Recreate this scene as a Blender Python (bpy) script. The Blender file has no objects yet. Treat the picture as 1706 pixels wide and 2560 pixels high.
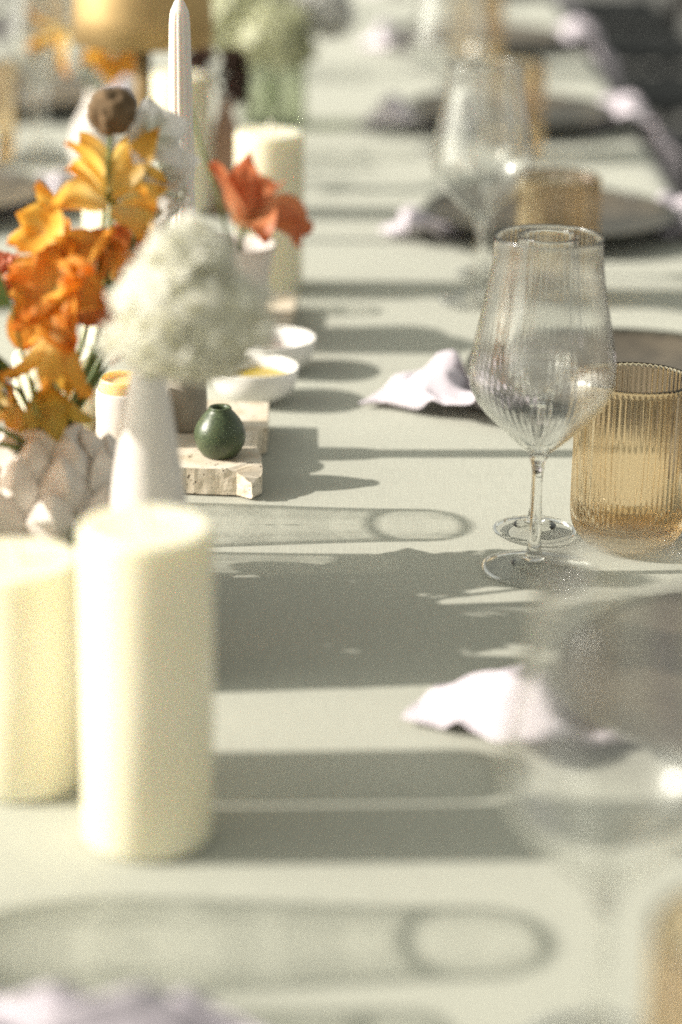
import bpy, bmesh, math, random
from mathutils import Vector, Matrix, noise

R = math.radians
scene = bpy.context.scene
col = scene.collection
TZ = 0.75                                   # height of the table top
U = 10.0                                    # modelled in metres; one Blender unit is 10 cm, every top-level object is enlarged to that unit at the end
scene.unit_settings.system = 'METRIC'
scene.unit_settings.scale_length = 1 / U

# ------------------------------------------------------------------ camera
cam_data = bpy.data.cameras.new("camera")
cam = bpy.data.objects.new("camera", cam_data)
col.objects.link(cam)
cam.matrix_world = (Matrix.Translation((0, 0, (TZ + 0.5537) * U)) @ Matrix.Rotation(R(71), 4, 'X') @ Matrix.Rotation(R(1.2), 4, 'Z'))
cam_data.lens = 85
cam_data.sensor_width = 36
cam_data.clip_start = 0.05 * U
cam_data.clip_end = 4000 * U
cam_data.dof.use_dof = True
cam_data.dof.focus_distance = 1.66 * U
cam_data.dof.aperture_fstop = 2.7 / U
cam_data.dof.aperture_blades = 0
scene.camera = cam

# ------------------------------------------------------------------ daylight
SUN_EL, SUN_AZ = 28.0, 184.0                # azimuth of the sun in the XY plane, measured from +X
world = bpy.data.worlds.new("World")
scene.world = world
world.use_nodes = True
wn = world.node_tree.nodes
wl = world.node_tree.links
wn.clear()
sky_tex = wn.new("ShaderNodeTexSky")
sky_tex.sky_type = 'NISHITA'
sky_tex.sun_disc = False
sky_tex.sun_elevation = R(SUN_EL)
sky_tex.sun_rotation = R(90 - SUN_AZ)
sky_tex.air_density = 1.0
sky_tex.dust_density = 3.0
bg = wn.new("ShaderNodeBackground")
bg.inputs["Strength"].default_value = 0.108
wo = wn.new("ShaderNodeOutputWorld")
hsv = wn.new("ShaderNodeHueSaturation")      # hazy, cream afternoon air instead of a deep blue sky
hsv.inputs["Saturation"].default_value = 0.12
tint = wn.new("ShaderNodeMix")
tint.data_type = 'RGBA'
tint.blend_type = 'MULTIPLY'
tint.inputs[0].default_value = 1.0
tint.inputs[7].default_value = (.985, .985, .85, 1)
wl.new(sky_tex.outputs[0], hsv.inputs["Color"])
wl.new(hsv.outputs[0], tint.inputs[6])
wl.new(tint.outputs[2], bg.inputs["Color"])
wl.new(bg.outputs[0], wo.inputs["Surface"])

sun_data = bpy.data.lights.new("sun", 'SUN')
sun_data.energy = 4.0
sun_data.angle = R(0.53)
sun_data.cycles.is_caustics_light = True     # sunlight is refracted through the glassware onto the cloth
sun_data.color = (1.0, 0.93, 0.825)
sun = bpy.data.objects.new("sun", sun_data)
col.objects.link(sun)
to_sun = Vector((math.cos(R(SUN_AZ)) * math.cos(R(SUN_EL)), math.sin(R(SUN_AZ)) * math.cos(R(SUN_EL)), math.sin(R(SUN_EL))))
sun.rotation_euler = to_sun.to_track_quat('Z', 'Y').to_euler()
sun.location = to_sun * 20 * U

vs = scene.view_settings
vs.view_transform = 'Standard'
vs.look = 'None'
vs.gamma = 1
vs.use_curve_mapping = False
vs.exposure = 0.71
cy = scene.cycles
cy.max_bounces = 16
cy.transparent_max_bounces = 48
cy.transmission_bounces = 12
cy.glossy_bounces = 6
cy.diffuse_bounces = 4
cy.caustics_reflective = False
cy.caustics_refractive = True
cy.blur_glossy = 1.0
cy.sample_clamp_indirect = 2.6
cy.use_adaptive_sampling = False
cy.use_denoising = False                     # the photograph is grainy; the render keeps its own grain

# ------------------------------------------------------------------ materials
def new_mat(name):
    m = bpy.data.materials.new(name)
    m.use_nodes = True
    m.node_tree.nodes.clear()
    return m, m.node_tree.nodes, m.node_tree.links

def out(n, l, sh):
    o = n.new("ShaderNodeOutputMaterial")
    l.new(sh, o.inputs["Surface"])

def surf(name, c1, c2=None, scale=40, rough=0.6, bump=0.0, bscale=200, stretch=(1, 1, 1), spec=0.5, metal=0.0,
         sss=0.0, sss_r=(1, .6, .35), sss_s=0.02, detail=5, sheen=0, lo=.35, hi=.65, trans=0):
    m, n, l = new_mat(name)
    b = n.new("ShaderNodeBsdfPrincipled")
    tc = n.new("ShaderNodeTexCoord")
    mp = n.new("ShaderNodeMapping")
    mp.inputs["Scale"].default_value = stretch
    l.new(tc.outputs["Object"], mp.inputs["Vector"])
    if c2 is not None:
        nz = n.new("ShaderNodeTexNoise")
        nz.inputs["Scale"].default_value = scale
        nz.inputs["Detail"].default_value = detail
        rp = n.new("ShaderNodeValToRGB")
        rp.color_ramp.elements[0].color = (*c1, 1)
        rp.color_ramp.elements[1].color = (*c2, 1)
        rp.color_ramp.elements[0].position = lo
        rp.color_ramp.elements[1].position = hi
        l.new(mp.outputs[0], nz.inputs["Vector"])
        l.new(nz.outputs["Fac"], rp.inputs["Fac"])
        l.new(rp.outputs[0], b.inputs["Base Color"])
    else:
        b.inputs["Base Color"].default_value = (*c1, 1)
    b.inputs["Roughness"].default_value = rough
    b.inputs["Metallic"].default_value = metal
    b.inputs["Specular IOR Level"].default_value = spec
    if sheen:
        b.inputs["Sheen Weight"].default_value = sheen
    if sss:
        b.subsurface_method = 'RANDOM_WALK'
        b.inputs["Subsurface Weight"].default_value = sss
        b.inputs["Subsurface Radius"].default_value = sss_r
        b.inputs["Subsurface Scale"].default_value = sss_s * U
    if bump:
        nb = n.new("ShaderNodeTexNoise")
        nb.inputs["Scale"].default_value = bscale
        nb.inputs["Detail"].default_value = 6
        l.new(mp.outputs[0], nb.inputs["Vector"])
        bp = n.new("ShaderNodeBump")
        bp.inputs["Strength"].default_value = bump
        bp.inputs["Distance"].default_value = 0.002 * U
        l.new(nb.outputs["Fac"], bp.inputs["Height"])
        l.new(bp.outputs[0], b.inputs["Normal"])
    sh = b.outputs[0]
    if trans:
        t = n.new("ShaderNodeBsdfTranslucent")
        t.inputs["Color"].default_value = (*(c2 or c1), 1)
        mx = n.new("ShaderNodeMixShader")
        mx.inputs[0].default_value = trans
        l.new(sh, mx.inputs[1])
        l.new(t.outputs[0], mx.inputs[2])
        sh = mx.outputs[0]
    out(n, l, sh)
    return m

def linen(name, c1, c2):
    """woven cloth: two crossing thread waves and a soft colour drift"""
    m, n, l = new_mat(name)
    b = n.new("ShaderNodeBsdfPrincipled")
    b.inputs["Roughness"].default_value = 0.9
    b.inputs["Specular IOR Level"].default_value = 0.15
    b.inputs["Sheen Weight"].default_value = 0.15
    tc = n.new("ShaderNodeTexCoord")
    hs = []
    for st in ((14, 420, 1), (420, 14, 1)):
        mp = n.new("ShaderNodeMapping")
        mp.inputs["Scale"].default_value = st
        nz = n.new("ShaderNodeTexNoise")
        nz.inputs["Scale"].default_value = 2.5
        nz.inputs["Detail"].default_value = 3
        l.new(tc.outputs["Object"], mp.inputs["Vector"])
        l.new(mp.outputs[0], nz.inputs["Vector"])
        hs.append(nz.outputs["Fac"])
    add = n.new("ShaderNodeMath")
    add.operation = 'ADD'
    l.new(hs[0], add.inputs[0])
    l.new(hs[1], add.inputs[1])
    half = n.new("ShaderNodeMath")
    half.operation = 'MULTIPLY'
    half.inputs[1].default_value = 0.5
    l.new(add.outputs[0], half.inputs[0])
    rp = n.new("ShaderNodeValToRGB")
    rp.color_ramp.elements[0].position = .34
    rp.color_ramp.elements[1].position = .66
    rp.color_ramp.elements[0].color = (*c1, 1)
    rp.color_ramp.elements[1].color = (*c2, 1)
    l.new(half.outputs[0], rp.inputs["Fac"])
    l.new(rp.outputs[0], b.inputs["Base Color"])
    bp = n.new("ShaderNodeBump")
    bp.inputs["Strength"].default_value = 0.25
    bp.inputs["Distance"].default_value = 0.0008 * U
    l.new(half.outputs[0], bp.inputs["Height"])
    l.new(bp.outputs[0], b.inputs["Normal"])
    out(n, l, b.outputs[0])
    return m

def thin_glass(name, clear, edge, power=2.5, rough=0.03, refl=1.0, mixrefr=0.0, ior=1.12):
    """blown glass walls: light passes, absorption grows where the wall is seen edge-on, Schlick reflection on top"""
    m, n, l = new_mat(name)
    lw = n.new("ShaderNodeLayerWeight")
    lw.inputs["Blend"].default_value = 0.5
    pw = n.new("ShaderNodeMath")
    pw.operation = 'POWER'
    pw.inputs[1].default_value = power
    l.new(lw.outputs["Facing"], pw.inputs[0])
    mc = n.new("ShaderNodeMix")
    mc.data_type = 'RGBA'
    mc.inputs[6].default_value = (*clear, 1)
    mc.inputs[7].default_value = (*edge, 1)
    l.new(pw.outputs[0], mc.inputs[0])
    tr = n.new("ShaderNodeBsdfTransparent")
    l.new(mc.outputs[2], tr.inputs["Color"])
    base = tr.outputs[0]
    if mixrefr:
        rf = n.new("ShaderNodeBsdfRefraction")
        rf.inputs["IOR"].default_value = ior
        rf.inputs["Roughness"].default_value = 0.0
        l.new(mc.outputs[2], rf.inputs["Color"])
        mm = n.new("ShaderNodeMixShader")
        mm.inputs[0].default_value = mixrefr
        l.new(base, mm.inputs[1])
        l.new(rf.outputs[0], mm.inputs[2])
        base = mm.outputs[0]
    p5 = n.new("ShaderNodeMath")
    p5.operation = 'POWER'
    p5.inputs[1].default_value = 5
    l.new(lw.outputs["Facing"], p5.inputs[0])
    ma = n.new("ShaderNodeMath")
    ma.operation = 'MULTIPLY_ADD'
    ma.inputs[1].default_value = 0.96 * refl * 0.6
    ma.inputs[2].default_value = 0.04 * refl
    l.new(p5.outputs[0], ma.inputs[0])
    g1 = n.new("ShaderNodeBsdfGlossy")
    g1.inputs["Roughness"].default_value = rough
    g2 = n.new("ShaderNodeBsdfGlossy")
    g2.inputs["Roughness"].default_value = .30
    gl = n.new("ShaderNodeMixShader")
    gl.inputs[0].default_value = .30
    l.new(g1.outputs[0], gl.inputs[1])
    l.new(g2.outputs[0], gl.inputs[2])
    mx = n.new("ShaderNodeMixShader")
    l.new(ma.outputs[0], mx.inputs[0])
    l.new(base, mx.inputs[1])
    l.new(gl.outputs[0], mx.inputs[2])
    out(n, l, mx.outputs[0])
    return m

def real_glass(name, color, sheen=0):
    m, n, l = new_mat(name)
    g = n.new("ShaderNodeBsdfGlass")
    g.inputs["Color"].default_value = (*color, 1)
    g.inputs["IOR"].default_value = 1.47
    g.inputs["Roughness"].default_value = 0.0
    if not sheen:
        out(n, l, g.outputs[0])
        return m
    gl = n.new("ShaderNodeBsdfGlossy")           # faint gloss layer added to give sun glints
    gl.inputs["Roughness"].default_value = .13
    mx = n.new("ShaderNodeMixShader")
    mx.inputs[0].default_value = sheen
    l.new(g.outputs[0], mx.inputs[1])
    l.new(gl.outputs[0], mx.inputs[2])
    out(n, l, mx.outputs[0])
    return m

def solid_glass(name, color, through=0.45):
    """thick glass of stems, feet and heavy bases"""
    m, n, l = new_mat(name)
    g = n.new("ShaderNodeBsdfGlass")
    g.inputs["Color"].default_value = (*color, 1)
    g.inputs["IOR"].default_value = 1.47
    g.inputs["Roughness"].default_value = 0.02
    t = n.new("ShaderNodeBsdfTransparent")
    t.inputs["Color"].default_value = (*color, 1)
    mx = n.new("ShaderNodeMixShader")
    mx.inputs[0].default_value = through
    l.new(g.outputs[0], mx.inputs[1])
    l.new(t.outputs[0], mx.inputs[2])
    out(n, l, mx.outputs[0])
    return m

def petal_mat(name, base, mid, tip, trans=0.35, rough=0.5):
    """colour runs along the petal (its own UV), veins as fine streaks"""
    m, n, l = new_mat(name)
    uv = n.new("ShaderNodeUVMap")
    sp = n.new("ShaderNodeSeparateXYZ")
    l.new(uv.outputs[0], sp.inputs[0])
    mp = n.new("ShaderNodeMapping")
    mp.inputs["Scale"].default_value = (26, 2.5, 1)
    l.new(uv.outputs[0], mp.inputs["Vector"])
    nz = n.new("ShaderNodeTexNoise")
    nz.inputs["Scale"].default_value = 1.0
    nz.inputs["Detail"].default_value = 4
    l.new(mp.outputs[0], nz.inputs["Vector"])
    ad = n.new("ShaderNodeMath")
    ad.operation = 'MULTIPLY_ADD'
    ad.inputs[1].default_value = 0.5
    l.new(nz.outputs["Fac"], ad.inputs[0])
    sb = n.new("ShaderNodeMath")
    sb.operation = 'SUBTRACT'
    sb.inputs[1].default_value = 0.25
    l.new(sp.outputs["Y"], sb.inputs[0])
    l.new(sb.outputs[0], ad.inputs[2])
    rp = n.new("ShaderNodeValToRGB")
    e = rp.color_ramp.elements
    e[0].color = (*base, 1)
    e[0].position = 0.05
    e[1].color = (*tip, 1)
    e[1].position = 0.95
    k = e.new(0.5)
    k.color = (*mid, 1)
    l.new(ad.outputs[0], rp.inputs["Fac"])
    b = n.new("ShaderNodeBsdfPrincipled")
    b.inputs["Roughness"].default_value = rough
    l.new(rp.outputs[0], b.inputs["Base Color"])
    t = n.new("ShaderNodeBsdfTranslucent")
    l.new(rp.outputs[0], t.inputs["Color"])
    mx = n.new("ShaderNodeMixShader")
    mx.inputs[0].default_value = trans
    l.new(b.outputs[0], mx.inputs[1])
    l.new(t.outputs[0], mx.inputs[2])
    out(n, l, mx.outputs[0])
    return m

M = {}
M['cloth'] = linen("sage_linen", (.380, .386, .330), (.468, .473, .408))
M['napkin'] = linen("lavender_linen", (.55, .495, .56), (.68, .625, .685))
M['wax'] = surf("ivory_wax", (.87, .81, .61), (.90, .85, .68), 12, .45, .06, 60, sss=.35, sss_r=(1, .78, .45), sss_s=.022)
M['amber_wax'] = surf("amber_wax", (.80, .58, .27), (.84, .64, .33), 40, .4, .04, 90, sss=.7, sss_r=(1, .6, .25), sss_s=.01)
M['taper_wax'] = surf("chalk_wax", (.76, .71, .66), (.82, .78, .74), 30, .4, .04, 90, stretch=(1, 1, .2), sss=.5, sss_s=.008)
M['wick'] = surf("charred_wick", (.03, .025, .02), (.10, .08, .06), 300, .9)
M['wick_new'] = surf("cotton_wick", (.75, .70, .60), (.82, .78, .7), 300, .9)
M['ceramic'] = surf("white_ceramic", (.76, .74, .71), (.82, .80, .77), 25, .35, .03, 60)
M['bisque'] = surf("bisque_ceramic", (.70, .65, .59), (.84, .80, .75), 55, .75, .35, 160)
M['matte_white'] = surf("matte_white_ceramic", (.68, .63, .59), (.78, .74, .70), 20, .7, .12, 120)
M['grey_ceramic'] = surf("grey_stone_ceramic", (.28, .255, .215), (.38, .345, .295), 60, .8, .25, 220)
M['rose'] = surf("dusty_rose_glaze", (.34, .20, .13), (.42, .26, .18), 15, .35)
M['oil'] = surf("olive_oil_liquid", (.42, .30, .02), None, rough=.08)
M['brown_fill'] = surf("rust_brown_fill", (.16, .08, .06), (.36, .20, .16), 500, .9, .4, 600)  # mottled rust brown, fills the rear bowl
M['plate'] = surf("taupe_glaze", (.075, .064, .050), (.13, .108, .08), 30, .35, .05, 90)
M['plate_rim'] = surf("olive_black_glaze", (.035, .036, .026), (.07, .068, .05), 60, .35)
M['brass'] = surf("satin_brass", (.50, .355, .17), (.56, .40, .20), 90, .58, .03, 300, metal=1)
M['brass_dark'] = surf("aged_brass", (.24, .155, .06), (.30, .20, .085), 60, .5, metal=.35)
M['stem'] = surf("green_stem", (.13, .19, .06), (.22, .28, .10), 60, .6, trans=.15)
M['leaf'] = surf("green_leaf", (.035, .085, .03), (.09, .15, .05), 60, .5, trans=.25)
M['leaf_olive'] = surf("olive_leaf", (.20, .24, .06), (.32, .34, .10), 60, .5, trans=.3)
M['brown_seed'] = surf("dried_brown_seed", (.10, .062, .03), (.20, .13, .07), 250, .95)
M['dark_petal'] = surf("dried_dark_petal", (.05, .03, .025), (.15, .08, .06), 90, .9, trans=.1)
M['amber_petal'] = petal_mat("amber_petal", (.84, .70, .34), (.85, .55, .12), (.83, .41, .05), .6)
M['yellow_petal'] = petal_mat("yellow_petal", (.84, .74, .40), (.86, .63, .20), (.84, .44, .07), .6)
M['orange_petal'] = petal_mat("orange_petal", (.87, .70, .32), (.86, .50, .11), (.82, .34, .05), .62)
M['rust_petal'] = petal_mat("rust_petal", (.82, .56, .30), (.78, .31, .10), (.62, .17, .045), .5)
M['tulip_petal'] = petal_mat("tulip_petal", (.82, .62, .40), (.72, .29, .13), (.52, .14, .055), .45)
M['ochre_petal'] = petal_mat("ochre_petal", (.68, .42, .07), (.68, .46, .09), (.58, .44, .11), .5)
M['coral_petal'] = petal_mat("coral_petal", (.55, .16, .08), (.68, .24, .14), (.74, .36, .24))
M['white_petal'] = petal_mat("white_petal", (.66, .68, .58), (.80, .79, .77), (.84, .82, .82), trans=.45)
M['pale_petal'] = petal_mat("pale_green_petal", (.82, .80, .66), (.87, .86, .77), (.89, .88, .83), trans=.62)
M['pale_petal_far'] = petal_mat("celadon_petal", (.44, .46, .26), (.56, .57, .38), (.72, .72, .56), trans=.4)
M['glass'] = real_glass("clear_blown_glass", (.992, .992, .986))
M['glass_polished'] = real_glass("clear_polished_glass", (.998, .998, .993), .06)
M['glass_solid'] = real_glass("clear_thick_glass", (.992, .992, .988))
M['glass_foot'] = thin_glass("clear_foot_glass", (.998, .998, .994), (.55, .56, .55), 6.0, .04, 1.0)
M['amber'] = real_glass("amber_ribbed_glass", (.994, .938, .845), .02)
M['amber_solid'] = solid_glass("amber_thick_glass", (.99, .94, .84), .5)
M['vase_glass'] = thin_glass("pale_green_vase_glass", (.90, .92, .86), (.50, .53, .44), 2.0)
M['chair'] = surf("black_stained_wood", (.012, .011, .010), (.030, .027, .025), 40, .45, .1, 120, stretch=(1, 1, .1))
M['chair_seat'] = surf("charcoal_seat_cloth", (.045, .047, .05), (.085, .088, .092), 120, .9, .2, 400)
M['wood'] = surf("oak_wood", (.22, .15, .09), (.34, .24, .15), 30, .6, .1, 90, stretch=(1, 8, 8))
M['paving'] = surf("grey_paving", (.15, .148, .142), (.24, .237, .228), 3, .9, .3, 30)

def green_glaze():
    m, n, l = new_mat("speckled_green_glaze")
    b = n.new("ShaderNodeBsdfPrincipled")
    tc = n.new("ShaderNodeTexCoord")
    nz = n.new("ShaderNodeTexNoise")
    nz.inputs["Scale"].default_value = 900
    nz.inputs["Detail"].default_value = 2
    l.new(tc.outputs["Object"], nz.inputs["Vector"])
    rp = n.new("ShaderNodeValToRGB")
    rp.color_ramp.elements[0].position = .38
    rp.color_ramp.elements[1].position = .62
    rp.color_ramp.elements[0].color = (.034, .050, .026, 1)
    rp.color_ramp.elements[1].color = (.090, .12, .060, 1)
    l.new(nz.outputs["Fac"], rp.inputs["Fac"])
    l.new(rp.outputs[0], b.inputs["Base Color"])
    b.inputs["Roughness"].default_value = .34
    bp = n.new("ShaderNodeBump")
    bp.inputs["Strength"].default_value = .15
    bp.inputs["Distance"].default_value = .001 * U
    l.new(nz.outputs["Fac"], bp.inputs["Height"])
    l.new(bp.outputs[0], b.inputs["Normal"])
    out(n, l, b.outputs[0])
    return m
M['green_glaze'] = green_glaze()

def travertine():
    m, n, l = new_mat("travertine")
    b = n.new("ShaderNodeBsdfPrincipled")
    tc = n.new("ShaderNodeTexCoord")
    nz = n.new("ShaderNodeTexNoise")
    nz.inputs["Scale"].default_value = 60
    nz.inputs["Detail"].default_value = 6
    l.new(tc.outputs["Object"], nz.inputs["Vector"])
    r1 = n.new("ShaderNodeValToRGB")
    r1.color_ramp.elements[0].position = .3
    r1.color_ramp.elements[1].position = .7
    r1.color_ramp.elements[0].color = (.60, .49, .35, 1)
    r1.color_ramp.elements[1].color = (.80, .73, .62, 1)
    l.new(nz.outputs["Fac"], r1.inputs["Fac"])
    vo = n.new("ShaderNodeTexVoronoi")
    vo.inputs["Scale"].default_value = 330
    l.new(tc.outputs["Object"], vo.inputs["Vector"])
    n2 = n.new("ShaderNodeTexNoise")
    n2.inputs["Scale"].default_value = 140
    l.new(tc.outputs["Object"], n2.inputs["Vector"])
    su = n.new("ShaderNodeMath")
    su.operation = 'MULTIPLY_ADD'
    su.inputs[1].default_value = -1.5
    su.inputs[2].default_value = 1.12
    l.new(n2.outputs["Fac"], su.inputs[0])
    ad = n.new("ShaderNodeMath")
    ad.operation = 'ADD'
    l.new(vo.outputs["Distance"], ad.inputs[0])
    l.new(su.outputs[0], ad.inputs[1])
    r2 = n.new("ShaderNodeValToRGB")
    r2.color_ramp.elements[0].position = .42
    r2.color_ramp.elements[1].position = .50
    l.new(ad.outputs[0], r2.inputs["Fac"])
    mc = n.new("ShaderNodeMix")
    mc.data_type = 'RGBA'
    mc.inputs[6].default_value = (.12, .09, .055, 1)
    l.new(r2.outputs[0], mc.inputs[0])
    l.new(r1.outputs[0], mc.inputs[7])
    l.new(mc.outputs[2], b.inputs["Base Color"])
    b.inputs["Roughness"].default_value = .8
    bp = n.new("ShaderNodeBump")
    bp.inputs["Strength"].default_value = .6
    bp.inputs["Distance"].default_value = .0015 * U
    l.new(r2.outputs[0], bp.inputs["Height"])
    l.new(bp.outputs[0], b.inputs["Normal"])
    out(n, l, b.outputs[0])
    return m
M['travertine'] = travertine()

# ------------------------------------------------------------------ builders
def smooth(me):
    for p in me.polygons:
        p.use_smooth = True

def link(name, me, mat, parent=None, mw=None):
    o = bpy.data.objects.new(name, me)
    col.objects.link(o)
    if mat is not None and not me.materials:
        me.materials.append(mat)
    if parent is not None:
        o.parent = parent
    if mw is not None:
        o.matrix_local = mw
    return o

def tag(o, label=None, cat=None, group=None, kind=None):
    if label: o['label'] = label
    if cat: o['category'] = cat
    if group: o['group'] = group
    if kind: o['kind'] = kind
    return o

def thing(name, loc, label, cat, group=None, rz=0):
    o = bpy.data.objects.new(name, None)
    o.empty_display_size = .02
    col.objects.link(o)
    o.location = loc
    o.rotation_euler = (0, 0, rz)
    return tag(o, label, cat, group)

def mesh_of(name, bm, sm=True):
    me = bpy.data.meshes.new(name)
    bm.normal_update()
    bm.to_mesh(me)
    bm.free()
    if sm:
        smooth(me)
    return me

def lathe(name, prof, seg=64, rib=None, close=True):
    """prof: [(r, z)]; rib(a, r, z, i) returns an added radius. A closed profile loop makes a double wall."""
    bm = bmesh.new()
    rings = []
    for i, (r, z) in enumerate(prof):
        if r <= 1e-6:
            rings.append([bm.verts.new((0, 0, z))])
            continue
        ring = []
        for k in range(seg):
            a = 2 * math.pi * k / seg
            rr = r + (rib(a, r, z, i) if rib else 0)
            ring.append(bm.verts.new((rr * math.cos(a), rr * math.sin(a), z)))
        rings.append(ring)
    pairs = list(zip(rings, rings[1:]))
    if close == 'loop':
        pairs.append((rings[-1], rings[0]))
    for A, B in pairs:
        if len(A) == 1 and len(B) == 1:
            continue
        for k in range(seg):
            j = (k + 1) % seg
            if len(A) == 1:
                bm.faces.new((A[0], B[j], B[k]))
            elif len(B) == 1:
                bm.faces.new((A[k], A[j], B[0]))
            else:
                bm.faces.new((A[k], A[j], B[j], B[k]))
    bmesh.ops.recalc_face_normals(bm, faces=bm.faces[:])
    return mesh_of(name, bm)

def spline(pts, n):
    """Catmull-Rom through control tuples"""
    P = [pts[0]] + list(pts) + [pts[-1]]
    res = []
    segs = len(pts) - 1
    for i in range(n + 1):
        t = i / n * segs
        k = min(int(t), segs - 1)
        u = t - k
        p0, p1, p2, p3 = P[k], P[k + 1], P[k + 2], P[k + 3]
        res.append(tuple(0.5 * (2 * b + (c - a) * u + (2 * a - 5 * b + 4 * c - d) * u * u + (3 * b - a - 3 * c + d) * u ** 3)
                         for a, b, c, d in zip(p0, p1, p2, p3)))
    return res

def tube(name, pts, r0, r1=None, n=16, seg=8):
    """tapered round stem through points"""
    r1 = r0 if r1 is None else r1
    P = [Vector(p) for p in spline(pts, n)]
    bm = bmesh.new()
    prev = None
    for i, p in enumerate(P):
        t = (P[min(i + 1, n)] - P[max(i - 1, 0)]).normalized()
        a = t.cross(Vector((0.31, 0.95, 0.05))).normalized()
        b = t.cross(a)
        r = r0 + (r1 - r0) * i / n
        ring = [bm.verts.new(p + (a * math.cos(2 * math.pi * k / seg) + b * math.sin(2 * math.pi * k / seg)) * r) for k in range(seg)]
        if prev:
            for k in range(seg):
                bm.faces.new((prev[k], prev[(k + 1) % seg], ring[(k + 1) % seg], ring[k]))
        else:
            bm.faces.new(ring[::-1])
        prev = ring
    bm.faces.new(prev)
    bmesh.ops.recalc_face_normals(bm, faces=bm.faces[:])
    return mesh_of(name, bm)

def box(name, cx, cy, cz, sx, sy, sz, bev=0.004, seg=2):
    bm = bmesh.new()
    bmesh.ops.create_cube(bm, size=1)
    bmesh.ops.scale(bm, vec=(sx, sy, sz), verts=bm.verts)
    bmesh.ops.translate(bm, vec=(cx, cy, cz), verts=bm.verts)
    if bev:
        bmesh.ops.bevel(bm, geom=bm.edges[:], offset=bev, segments=seg, affect='EDGES', profile=.5)
    return mesh_of(name, bm, False)

def petal_mesh(name, L, W, curl=.6, cup=.3, ruffle=0.0, point=.6, seed=0, waist=.25):
    """a petal from the origin along +Z bending towards +X; cupped across, ruffled at the rim; UV v runs to the tip"""
    rnd = random.Random(seed)
    ph = rnd.random() * 6
    nu, nv = 12, 8
    bm = bmesh.new()
    uvl = bm.loops.layers.uv.new("UVMap")
    grid = []
    x = z = 0.0
    for i in range(nu + 1):
        u = i / nu
        ang = curl * u * u
        if i:
            x += math.sin(ang) * L / nu
            z += math.cos(ang) * L / nu
        w = W * (waist + (1 - waist) * math.sin(math.pi * min(u * 1.02, 1) ** (.75 + point * .35)) ) * (1 - u ** 6 * (.55 + .4 * point))
        if i == nu:
            w *= .55
        row = []
        for j in range(nv + 1):
            v = j / nv * 2 - 1
            y = v * w / 2
            d = -cup * W * .5 * (1 - v * v) + cup * W * .25
            rf = ruffle * W * math.sin(v * 7 + u * 5 + ph) * abs(v) * u
            n = Vector((math.cos(ang), 0, -math.sin(ang)))
            q = Vector((x, y, z)) + n * (d * min(1, u * 3) * -1 + rf)
            row.append((bm.verts.new(q), (j / nv, u)))
        grid.append(row)
    for i in range(nu):
        for j in range(nv):
            c = [grid[i][j], grid[i][j + 1], grid[i + 1][j + 1], grid[i + 1][j]]
            f = bm.faces.new([a[0] for a in c])
            for lp, a in zip(f.loops, c):
                lp[uvl].uv = a[1]
    return mesh_of(name, bm)

def leaf_mesh(name, L, W, curl=.5, seed=0):
    return petal_mesh(name, L, W, curl, .25, .08, 1.0, seed, .05)

def aim(direction, spin=0):
    """matrix that turns +Z to a direction"""
    return Vector(direction).to_track_quat('Z', 'Y').to_matrix().to_4x4() @ Matrix.Rotation(spin, 4, 'Z')

def flower(name, label, cat, foot, head, face, rings, mats, stem_r=.0014, mid=(), group=None, centre=None, stem_mat='stem', spin=0.0, seed=1):
    """a single bloom: Empty at the foot of the stem, stem, petals, heart.
    rings: (count, mesh, tilt, spread radius, roll offset, material key)"""
    rnd = random.Random(seed)
    t = thing(name, foot, label, cat, group)
    F = Vector(foot)
    H = Vector(head)
    pts = [tuple(Vector(p) - F) for p in ((foot,) + tuple(mid) + (head,))]
    link("stem", tube("stem", pts, stem_r * 1.25, stem_r, 18), M[stem_mat], t)
    base = Matrix.Translation(H - F) @ aim(face, spin)
    for (cnt, me, tilt, rad, off, mk) in rings:
        if mk and not me.materials:
            me.materials.append(M[mk])
        for k in range(cnt):
            a = 2 * math.pi * k / cnt + off + rnd.uniform(-.15, .15)
            mw = (base @ Matrix.Rotation(a, 4, 'Z') @ Matrix.Translation((rad, 0, 0)) @ Matrix.Rotation(tilt + rnd.uniform(-.18, .18), 4, 'Y')
                  @ Matrix.Diagonal((1, rnd.uniform(.9, 1.12), rnd.uniform(.85, 1.12), 1)))
            link("petal", me, None, t, mw)
    if centre:
        cm, cmat, sc = centre
        if not cm.materials:
            cm.materials.append(M[cmat])
        link("flower_heart", cm, None, t, base @ Matrix.Scale(sc, 4))
    return t

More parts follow.
